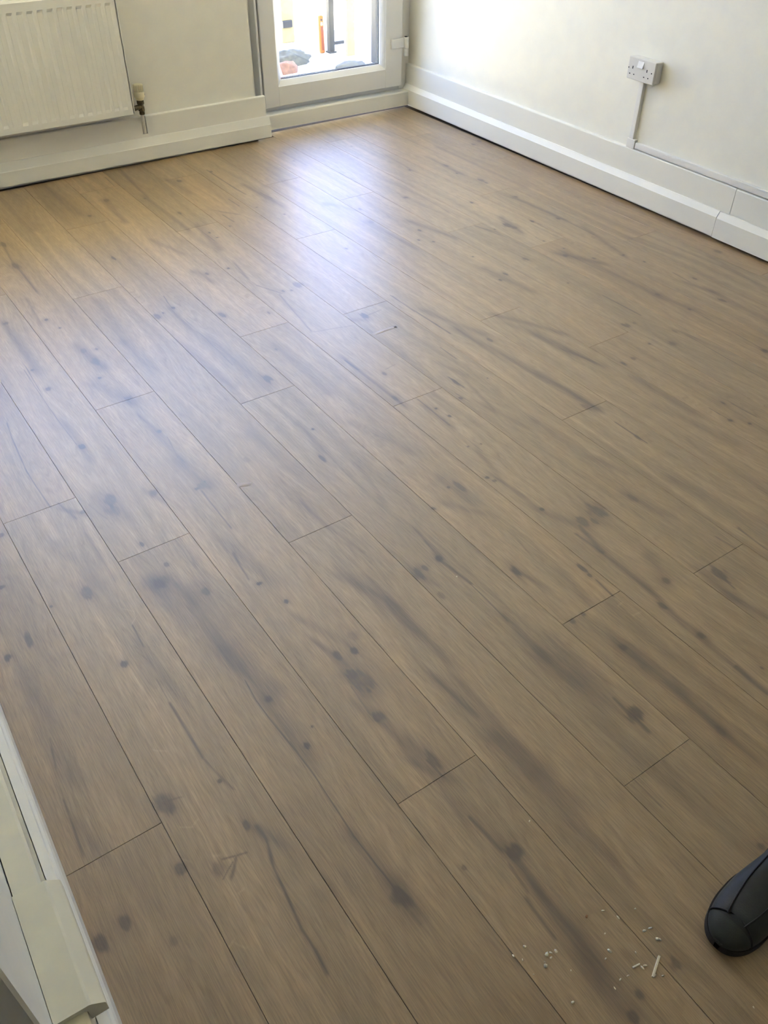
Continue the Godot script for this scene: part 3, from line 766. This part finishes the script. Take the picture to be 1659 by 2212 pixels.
# ---------------------------------------------------------------- radiator
func build_radiator() -> void:
	var r := thing("radiator", "white fluted panel radiator hanging on the back wall", "radiator", back_frame)
	# fluted front: a height profile along x, pressed in between header and footer
	var st := begin()
	var x0 := -0.70
	var x1 := 0.666
	var y0 := 0.244
	var y1 := 0.744
	var zf := 0.060
	var pitch := 0.0418
	var ys := [y0, y0 + 0.004, 0.272, 0.284, 0.696, 0.708, y1 - 0.004, y1]
	var deep := [0.006, 0.0, 0.0, 1.0, 1.0, 0.0, 0.0, 0.006]
	var xs := [x0, x0 + 0.005]
	var dep := [0.006, 0.0]
	var first := 0.632 - 31.0 * pitch
	for i in 32:
		var c := first + i * pitch
		for q in [[-0.0145, 0.0], [-0.010, 0.0045], [0.010, 0.0045], [0.0145, 0.0]]:
			xs.append(c + q[0])
			dep.append(q[1])
	xs.append(x1 - 0.005)
	dep.append(0.0)
	xs.append(x1)
	dep.append(0.006)
	var grid := []
	for j in ys.size():
		var row := []
		for i in xs.size():
			var z := zf
			if j == 0 or j == ys.size() - 1:
				z -= 0.006
			if i == 0 or i == xs.size() - 1:
				z -= 0.006
			if deep[j] == 1.0 and i > 1 and i < xs.size() - 2:
				z -= dep[i]
			row.append(Vector3(xs[i], ys[j], z))
		grid.append(row)
	st.set_smooth_group(-1)
	for j in ys.size() - 1:
		for i in xs.size() - 1:
			quad(st, grid[j][i], grid[j][i + 1], grid[j + 1][i + 1], grid[j + 1][i], (grid[j][i] + grid[j + 1][i + 1]) * 0.5 - Vector3(0, 0, 1))
	part(st, "panel", M.enamel, r)
	st = begin()
	box(st, Vector3(x0 + 0.001, y0, 0.040), Vector3(x1 - 0.001, y1, 0.0535), 0.003)
	part(st, "back_sheet", M.enamel, r)
	for x in [[x0 - 0.004, x0 + 0.0], [x1 + 0.004, x1 + 0.0075]]:
		single("side_cover", Vector3(x[0], y0 + 0.004, -0.010), Vector3(x[1], y1, 0.058), 0.0015, M.enamel, r)
	single("top_grille", Vector3(x0, y1 - 0.006, -0.010), Vector3(x1 + 0.0075, y1 + 0.002, 0.040), 0.002, M.enamel, r)
	for x in [-0.45, 0.40]:
		single("wall_bracket", Vector3(x, 0.30, -0.034), Vector3(x + 0.03, 0.70, 0.041), 0.002, M.enamel, r)
	single("fins", Vector3(x0 + 0.03, y0 + 0.03, 0.010), Vector3(x1 - 0.03, y1 - 0.02, 0.041), 0.0, M.enamel, r)
	# valve on its tail pipe, which runs down into the notched skirting
	var v := thing("radiator_valve", "cream thermostatic valve with a ribbed cap beside the radiator", "valve", back_frame)
	var base := Vector3(0.724, 0, 0.004)
	st = begin()
	lathe(st, base + Vector3(0, 0.327, 0), [[0.0235, 0.0, 1], [0.0235, 0.029, 1], [0.0215, 0.031, 1], [0.014, 0.0335]], 96, 0.0065, 14)
	part(st, "ribbed_cap", M.cap, v)
	st = begin()
	lathe(st, base + Vector3(0, 0.291, 0), [[0.017, 0.0], [0.0185, 0.003], [0.0205, 0.010], [0.0245, 0.014], [0.0250, 0.024], [0.0235, 0.034], [0.019, 0.0365]], 32)
	var collar := part(st, "collar", M.cap, v)
	single("pointer", base + Vector3(0.0235, 0.3085, -0.003), base + Vector3(0.0265, 0.316, 0.004), 0.001, M.gasket, collar)
	st = begin()
	lathe(st, base + Vector3(0, 0.241, 0), [[0.012, 0.0], [0.0155, 0.002], [0.0155, 0.018], [0.0135, 0.021], [0.0135, 0.030], [0.0175, 0.033], [0.0175, 0.047], [0.0155, 0.050]], 8)
	part(st, "valve_body", M.dull_metal, v)
	st = begin()
	tube(st, [base + Vector3(0, 0.262, 0.002), base + Vector3(-0.025, 0.262, 0.010), base + Vector3(-0.046, 0.262, 0.022)], 0.011, 12)
	part(st, "union", M.dull_metal, v)
	st = begin()
	lathe(st, base + Vector3(0, 0.226, 0), [[0.0125, 0.0], [0.0135, 0.003], [0.0135, 0.012], [0.011, 0.0155]], 6)
	part(st, "compression_nut", M.dull_metal, v)
	st = begin()
	tube(st, [base + Vector3(0, 0.242, 0), base + Vector3(0.0005, 0.20, -0.006), base + Vector3(0.0055, 0.165, -0.022), base + Vector3(0.0065, 0.134, -0.027)], 0.0085, 14)
	part(st, "tail_pipe", M.pipe, v)

# ---------------------------------------------------------------- socket and trunking on the plain wall
func build_socket() -> void:
	var s := thing("double_socket", "white double wall socket on a surface box above the skirting", "socket", right_frame)
	single("back_box", Vector3(1.610, 0.499, -0.035), Vector3(1.755, 0.5815, 0.003), 0.003, M.socket, s)
	var face := single("faceplate", Vector3(1.608, 0.4975, 0.003), Vector3(1.757, 0.583, 0.012), 0.003, M.socket, s)
	var rocker := begin()
	prism(rocker, [Vector2(0.0118, 0.549), Vector2(0.0185, 0.549), Vector2(0.0150, 0.562), Vector2(0.0122, 0.573), Vector2(0.0118, 0.573)], 1.662, 1.693)
	part(rocker, "rocker_switch", M.plastic, face)
	for side in [-1.0, 1.0]:
		var cx: float = 1.6755 + 0.0395 * side
		single("earth_slot", Vector3(cx - 0.0022, 0.5385, 0.0117), Vector3(cx + 0.0022, 0.5490, 0.0124), 0.0, M.dark, face)
		for k in [-1.0, 1.0]:
			single("pin_slot", Vector3(cx + k * 0.0115 - 0.0030, 0.5165, 0.0117), Vector3(cx + k * 0.0115 + 0.0030, 0.5205, 0.0124), 0.0, M.dark, face)
		var screw := begin()
		tube(screw, [Vector3(1.6775 + side * 0.0635, 0.5400, 0.0105), Vector3(1.6775 + side * 0.0635, 0.5400, 0.0126)], 0.0028, 10)
		part(screw, "screw", M.gasket, face)
	# trunking: drop from the box, wider end piece, run along the top of the skirting
	var t := thing("cable_trunking", "white plastic cable trunking dropping from the socket and running along skirting", "trunking", right_frame)
	single("upright_run", Vector3(1.6595, 0.258, -0.036), Vector3(1.684, 0.4995, -0.0185), 0.0015, M.plastic, t)
	single("end_piece", Vector3(1.652, 0.2215, -0.036), Vector3(1.6985, 0.260, -0.0165), 0.0015, M.plastic, t)
	single("level_run", Vector3(1.7005, 0.2245, -0.036), Vector3(2.9, 0.2505, -0.0195), 0.0015, M.plastic, t)
	single("level_lid", Vector3(1.7015, 0.2285, -0.0197), Vector3(2.9, 0.2465, -0.0185), 0.0008, M.plastic, t)

# ---------------------------------------------------------------- shoe and crumbs on the floor
func build_shoe() -> void:
	# a work shoe with its toe in view, lying level; local x runs from the toe to the heel, z across
	var where := Transform3D(Basis(Vector3.UP, 0.09), Vector3(0.470, 0, -0.164))
	var s := thing("work_shoe", "dark grey-green shoe with a paler toe cap near the crumbs", "shoe", where)
	var length := 0.29
	var steps := 44
	var around := 28
	var rows := []
	for i in steps + 1:
		var t := pow(float(i) / steps, 1.4)
		var x := length * t
		var wide := 0.046 * pow(clampf(1.0 - pow(1.0 - clampf(t / 0.30, 0.0, 1.0), 2.3), 0.0, 1.0), 0.5)
		if t > 0.30:
			wide = lerpf(0.046, 0.034, smoothstep(0.35, 0.65, t))
		if t > 0.86:
			wide *= sqrt(maxf(0.0, 1.0 - pow((t - 0.86) / 0.14, 2.0)))
		var tall := 0.040 * sqrt(clampf(t / 0.16, 0.0, 1.0)) + 0.050 * smoothstep(0.25, 0.72, t)
		if t > 0.9:
			tall *= lerpf(1.0, 0.85, (t - 0.9) / 0.1)
		rows.append([x, maxf(wide, 0.002), maxf(tall, 0.006)])
	var shape := func(st: SurfaceTool, from: int, to: int, y_base: float, grow: float) -> void:
		st.set_smooth_group(0)
		var pts := []
		for i in range(from, to + 1):
			var r: Array = rows[i]
			var ring := []
			for k in around + 1:
				var a := PI * k / around
				var cz := cos(a)
				var sy := sin(a)
				ring.append(Vector3(r[0], y_base + (r[2] + grow) * pow(sy, 0.62), (r[1] + grow) * signf(cz) * pow(absf(cz), 0.8)))
			pts.append(ring)
		for i in pts.size() - 1:
			var inside := Vector3((pts[i][0].x + pts[i + 1][0].x) * 0.5, y_base + 0.01, 0)
			for k in around:
				quad(st, pts[i][k], pts[i][k + 1], pts[i + 1][k + 1], pts[i + 1][k], inside)
		if from == 0:
			for k in around:
				tri(st, Vector3(pts[0][0].x, y_base, 0), pts[0][k], pts[0][k + 1], Vector3(0.05, y_base, 0))
	var st := begin()
	shape.call(st, 8, steps, 0.020, 0.0)
	part(st, "upper", M.rubber, s)
	st = begin()
	shape.call(st, 0, 9, 0.020, 0.0012)
	part(st, "toe_cap", M.rubber_toe, s)
	# stitched overlay running back from the toe
	for side in [-1.0, 1.0]:
		st = begin()
		var path := []
		for i in range(10, steps - 6):
			var r: Array = rows[i]
			var a: float = PI * (0.5 + side * lerpf(0.10, 0.24, float(i - 10) / (steps - 16)))
			path.append(Vector3(r[0], 0.020 + (r[2] + 0.0005) * pow(sin(a), 0.62), (r[1] + 0.0005) * signf(cos(a)) * pow(absf(cos(a)), 0.8)))
		tube(st, path, 0.0016, 6)
		part(st, "seam", M.sole, s)
	st = begin()
	var ridge := []
	for k in range(2, 27):
		var a := PI * k / 28.0
		var r: Array = rows[9]
		ridge.append(Vector3(r[0] + 0.012 * (1.0 - absf(cos(a))), 0.020 + (float(rows[10][2]) + 0.001) * pow(sin(a), 0.62), (float(rows[10][1]) + 0.001) * signf(cos(a)) * pow(absf(cos(a)), 0.8)))
	tube(st, ridge, 0.0018, 6)
	part(st, "toe_ridge", M.sole, s)
	# sole and welt
	st = begin()
	st.set_smooth_group(-1)
	for i in steps:
		var r: Array = rows[i]
		var q: Array = rows[i + 1]
		var inside := Vector3((r[0] + q[0]) * 0.5, 0.011, 0)
		var lift0 := 0.006 * pow(1.0 - clampf(i / (steps * 0.3), 0.0, 1.0), 2.0)
		var lift1 := 0.006 * pow(1.0 - clampf((i + 1) / (steps * 0.3), 0.0, 1.0), 2.0)
		for k in [-1.0, 1.0]:
			quad(st, Vector3(r[0], lift0, k * (r[1] + 0.002)), Vector3(q[0], lift1, k * (q[1] + 0.002)), Vector3(q[0], 0.022, k * (q[1] + 0.003)), Vector3(r[0], 0.022, k * (r[1] + 0.003)), inside)
		quad(st, Vector3(r[0], lift0, -r[1] - 0.002), Vector3(q[0], lift1, -q[1] - 0.002), Vector3(q[0], lift1, q[1] + 0.002), Vector3(r[0], lift0, r[1] + 0.002), inside)
		quad(st, Vector3(r[0], 0.022, -r[1] - 0.003), Vector3(q[0], 0.022, -q[1] - 0.003), Vector3(q[0], 0.022, q[1] + 0.003), Vector3(r[0], 0.022, r[1] + 0.003), inside)
	part(st, "sole", M.sole, s)

func build_crumbs() -> void:
	var spots := [[364, -313], [377, -290], [339, -284], [409, -247], [397, -250], [405, -228], [408, -225], [325, -260], [356, -211], [350, -211], [358, -191], [368, -184], [359, -234], [311, -255], [322, -216], [307, -219], [290, -215], [220, -238], [251, -274], [222, -303], [252, -310], [243, -313], [236, -315], [238, -307], [225, -308], [197, -331], [189, -344], [214, -345], [197, -304], [412, -284], [450, -71], [372, -507], [656, -1082]]
	var long := [3, 4, 2, 4.5, 4, 4, 3, 4.5, 4, 4, 3, 2.5, 2, 2.5, 3, 2.5, 2.5, 3, 1.6, 4, 4, 3.5, 4, 2.5, 2, 2.5, 2.5, 3, 1.6, 2, 2, 2.5, 2.5]
	var rng := RandomNumberGenerator.new()
	rng.seed = 9
	for i in spots.size():
		var where := Transform3D(Basis(Vector3.UP, rng.randf() * TAU), Vector3(spots[i][0] * 0.001, 0, spots[i][1] * 0.001))
		var c := thing("crumb", "tiny pale wood crumb lying on the planks", "crumb", where, "pale crumbs scattered on the planks")
		var st := begin()
		var l: float = long[i] * 0.0011
		var w := l * rng.randf_range(0.35, 0.75)
		var ring := []
		for k in 6:
			var a := TAU * k / 6.0
			var rr := rng.randf_range(0.75, 1.15)
			ring.append(Vector3(cos(a) * l * rr, rng.randf_range(0.0004, 0.0010), sin(a) * w * rr))
		var top := Vector3(rng.randf_range(-0.3, 0.3) * l, w * rng.randf_range(0.8, 1.3) + 0.0008, 0)
		for k in 6:
			tri(st, ring[k], ring[(k + 1) % 6], top, Vector3.ZERO)
			var lo1 := Vector3(ring[k].x * 0.9, 0, ring[k].z * 0.9)
			var lo2 := Vector3(ring[(k + 1) % 6].x * 0.9, 0, ring[(k + 1) % 6].z * 0.9)
			quad(st, ring[k], ring[(k + 1) % 6], lo2, lo1, Vector3(0, 0.0005, 0))
		part(st, "chip", M.crumb, c)
	var b := thing("brown_crumb", "small brown crumb among the pale ones on the planks", "crumb", Transform3D(Basis(Vector3.UP, 0.4), Vector3(0.334, 0, -0.322)))
	single("chip", Vector3(-0.0028, 0, -0.0016), Vector3(0.0028, 0.0022, 0.0016), 0.0008, M.crumb_brown, b)
	for q in [[Vector3(0.3862, 0, -0.2079), Vector3(0.3527, 0, -0.1918), 0.0021, "longest pale splinter of wood lying across a plank seam"], [Vector3(0.3368, 0, -0.2206), Vector3(0.3509, 0, -0.2178), 0.0014, "short pale splinter lying beside the longest splinter"]]:
		var p: Vector3 = q[0]
		var dir: Vector3 = q[1] - q[0]
		var w := thing("splinter", q[3], "splinter", Transform3D(Basis(Vector3.UP, atan2(-dir.z, dir.x)), p))
		var st := begin()
		prism(st, [Vector2(-q[2], 0.0), Vector2(-q[2] * 0.8, q[2] * 1.2), Vector2(q[2] * 0.6, q[2] * 1.5), Vector2(q[2], 0.0)], 0.0, dir.length())
		part(st, "stick", M.crumb, w)

# ---------------------------------------------------------------- balcony outside the door
func build_outside() -> void:
	var st := begin()
	box(st, Vector3(-3.0, -0.30, -9.0), Vector3(7.0, 0.0, -4.52))
	part(st, "balcony_floor", M.terrace, self).set_meta("kind", "structure")
	st = begin()
	box(st, Vector3(-3.0, -0.30, -9.25), Vector3(7.0, 1.0, -9.0))
	part(st, "balcony_parapet", M.render_wall, self).set_meta("kind", "structure")
	st = begin()
	box(st, Vector3(-3.0, 2.42, -5.25), Vector3(7.0, 2.60, -4.56))  # unseen slab, added to keep high sky light off the wall by the door
	part(st, "added_overhang", M.render_wall, self).set_meta("kind", "structure")
	# dark steel posts
	var p := thing("steel_post", "slim dark grey steel post standing beyond the door glass", "post", Transform3D(Basis.IDENTITY, Vector3(3.125, 0, -5.60)))
	single("shaft", Vector3(-0.020, 0.008, -0.020), Vector3(0.020, 1.1, 0.020), 0.003, M.steel, p)
	single("base_plate", Vector3(-0.028, 0.0, -0.03), Vector3(0.028, 0.010, 0.03), 0.002, M.steel, p)
	single("foot_bar", Vector3(0.020, 0.045, -0.009), Vector3(0.105, 0.065, 0.009), 0.002, M.steel, p)
	p = thing("steel_upright", "broad dark grey upright beside the hinge edge of the door", "post", Transform3D(Basis.IDENTITY, Vector3(3.245, 0, -5.20)))
	single("shaft", Vector3(-0.036, 0.0, -0.03), Vector3(0.040, 1.3, 0.03), 0.004, M.steel, p)
	single("flange", Vector3(-0.010, 0.0, 0.03), Vector3(0.012, 1.3, 0.042), 0.002, M.gasket, p)
	# pale timber battens
	for q in [[Vector3(3.195, 0, -5.46), "pale notched timber batten between the two dark posts", 0.030, true], [Vector3(3.02, 0, -6.05), "pale timber post seen at the latch edge of the door glass", 0.05, false]]:
		p = thing("timber_batten", q[1], "batten", Transform3D(Basis.IDENTITY, q[0]))
		var w: float = q[2]
		st = begin()
		if q[3]:
			var outline := [Vector2(-w, 0.0), Vector2(-w, 1.2), Vector2(w, 1.2)]
			for k in 11:
				var y := 1.1 - k * 0.1
				outline.append(Vector2(w, y + 0.018))
				outline.append(Vector2(w * 0.7, y))
				outline.append(Vector2(w, y - 0.002))
			outline.append(Vector2(w, 0.0))
			prism(st, outline, -0.012, 0.012)
			part(st, "stave", M.timber, p).rotation.y = PI / 2
		else:
			box(st, Vector3(-w, 0, -w), Vector3(w, 1.3, w), 0.004)
			part(st, "stave", M.timber, p)
			single("bracket", Vector3(-w - 0.002, 0.10, w), Vector3(w * 0.5, 0.145, w + 0.02), 0.003, M.steel, p)
	# yellow tool
	p = thing("spirit_level", "yellow hand tool standing upright on the balcony floor", "tool", Transform3D(Basis(Vector3(0, 0, 1), 0.03), Vector3(3.065, 0, -5.62)))
	single("body", Vector3(-0.019, 0.0, -0.012), Vector3(0.019, 0.23, 0.012), 0.006, M.yellow, p)
	single("grip", Vector3(-0.008, 0.02, 0.012), Vector3(0.008, 0.165, 0.016), 0.002, M.orange, p)
	st = begin()
	tube(st, [Vector3(0, 0.205, 0.010), Vector3(0, 0.205, 0.015)], 0.007, 12)
	part(st, "hang_hole", M.gasket, p)
	single("window_plate", Vector3(-0.008, 0.172, 0.012), Vector3(0.008, 0.190, 0.0145), 0.001, M.plastic, p)
	# rubble
	lump("rubble_sack", "grey rubble sack slumped outside the door glass", "sack", Vector3(2.72, 0, -5.47), Vector3(0.145, 0.085, 0.07), M.sack, 3)
	lump("clay_pot_shard", "rounded terracotta lump resting against the grey sack", "shard", Vector3(2.60, 0.0, -5.30), Vector3(0.070, 0.07, 0.045), M.clay, 8)
	lump("stone", "dark flat stone near the broad dark upright outside", "stone", Vector3(3.02, 0, -5.20), Vector3(0.11, 0.035, 0.05), M.sack, 5)
	p = thing("paper_bag", "pink-white crumpled paper cone beside the terracotta lump", "bag", Transform3D(Basis(Vector3.UP, 0.5), Vector3(2.49, 0, -5.24)))
	st = begin()
	lathe(st, Vector3.ZERO, [[0.045, 0.0], [0.040, 0.02, 1], [0.026, 0.07, 1], [0.010, 0.12, 1], [0.003, 0.14]], 24, 0.008, 5)
	part(st, "folded_paper", M.paper, p)

func lump(called: String, label: String, category: String, at: Vector3, size: Vector3, m: Material, seed_: int) -> void:
	var o := thing(called, label, category, Transform3D(Basis.IDENTITY, at))
	var n := noise(seed_, 0.9, 3)
	var st := begin()
	st.set_smooth_group(0)
	var rows := []
	for i in 13:
		var a := PI * 0.5 * i / 12.0
		var row := []
		for k in 24:
			var b := TAU * k / 24.0
			var v := Vector3(cos(a) * cos(b), sin(a), cos(a) * sin(b))
			v *= 1.0 + 0.28 * n.get_noise_3dv(v * 1.3)
			v.y = pow(maxf(v.y, 0.0), 0.8)
			row.append(v * size)
		rows.append(row)
	for i in 12:
		for k in 24:
			var j := (k + 1) % 24
			quad(st, rows[i][k], rows[i][j], rows[i + 1][j], rows[i + 1][k], Vector3(0, size.y * 0.2, 0))
	part(st, "heap", m, o)

# ---------------------------------------------------------------- scene
func _ready() -> void:
	# camera
	var cam := Camera3D.new()
	cam.name = "camera"
	cam.transform = Transform3D(Basis(Vector3.UP, -0.613933) * Basis(Vector3.RIGHT, -0.714518) * Basis(Vector3.BACK, 0.012126), Vector3(-0.32403, 1.46126, 0.0))
	cam.fov = 62.1764
	cam.near = 0.02
	cam.far = 200.0
	add_child(cam)
	cam.current = true
	# daylight: a bright, slightly hazy sky, no sun in the room
	var sky_mat := ProceduralSkyMaterial.new()
	sky_mat.sky_top_color = Color(0.55, 0.68, 0.95)
	sky_mat.sky_horizon_color = Color(0.66, 0.76, 0.97)
	sky_mat.sky_curve = 0.25
	sky_mat.ground_bottom_color = Color(0.62, 0.60, 0.56)
	sky_mat.ground_horizon_color = Color(0.80, 0.80, 0.78)
	sky_mat.sun_angle_max = 1.0
	var sky := Sky.new()
	sky.sky_material = sky_mat
	var env := Environment.new()
	env.background_mode = Environment.BG_SKY
	env.sky = sky
	env.background_energy_multiplier = 6.6
	env.ambient_light_source = Environment.AMBIENT_SOURCE_SKY
	env.tonemap_mode = Environment.TONE_MAPPER_LINEAR
	env.tonemap_exposure = 2.14
	env.sdfgi_enabled = true
	env.ssao_enabled = true
	env.ssil_enabled = true
	# the sun stands high behind the building: it falls on the balcony and reaches the room only as light thrown back
	var sun := DirectionalLight3D.new()
	sun.name = "sun"
	sun.light_color = Color(1.0, 0.96, 0.85)
	sun.light_energy = 23.0
	sun.light_angular_distance = 0.6
	sun.shadow_enabled = true
	sun.transform = Transform3D(Basis.looking_at(Vector3(0.2, -2.8, -1.0).normalized(), Vector3.UP), Vector3(0, 5, 3))
	add_child(sun)
	var we := WorldEnvironment.new()
	we.name = "environment"
	we.environment = env
	add_child(we)
	# frames of the three walls: x along the wall, z out into the room
	var t := atan(0.0255)
	back_frame = Transform3D(Basis(Vector3(cos(t), 0, sin(t)), Vector3.UP, Vector3(-sin(t), 0, cos(t))), Vector3(0.469, 0, -4.22))
	var a := Vector3(-0.0154, 0, 1).normalized()
	right_frame = Transform3D(Basis(a, Vector3.UP, a.cross(Vector3.UP)), Vector3(2.816, 0, -4.26))
	a = Vector3(0.0252, 0, -1).normalized()
	left_frame = Transform3D(Basis(a, Vector3.UP, a.cross(Vector3.UP)), Vector3(-0.378, 0, -0.527))
	make_materials()
	M.torn = plain(Color(0.66, 0.59, 0.51), 0.4)
	build_shell()
	build_floor()
	build_skirting()
	build_door()
	build_radiator()
	build_socket()
	build_shoe()
	build_crumbs()
	build_outside()
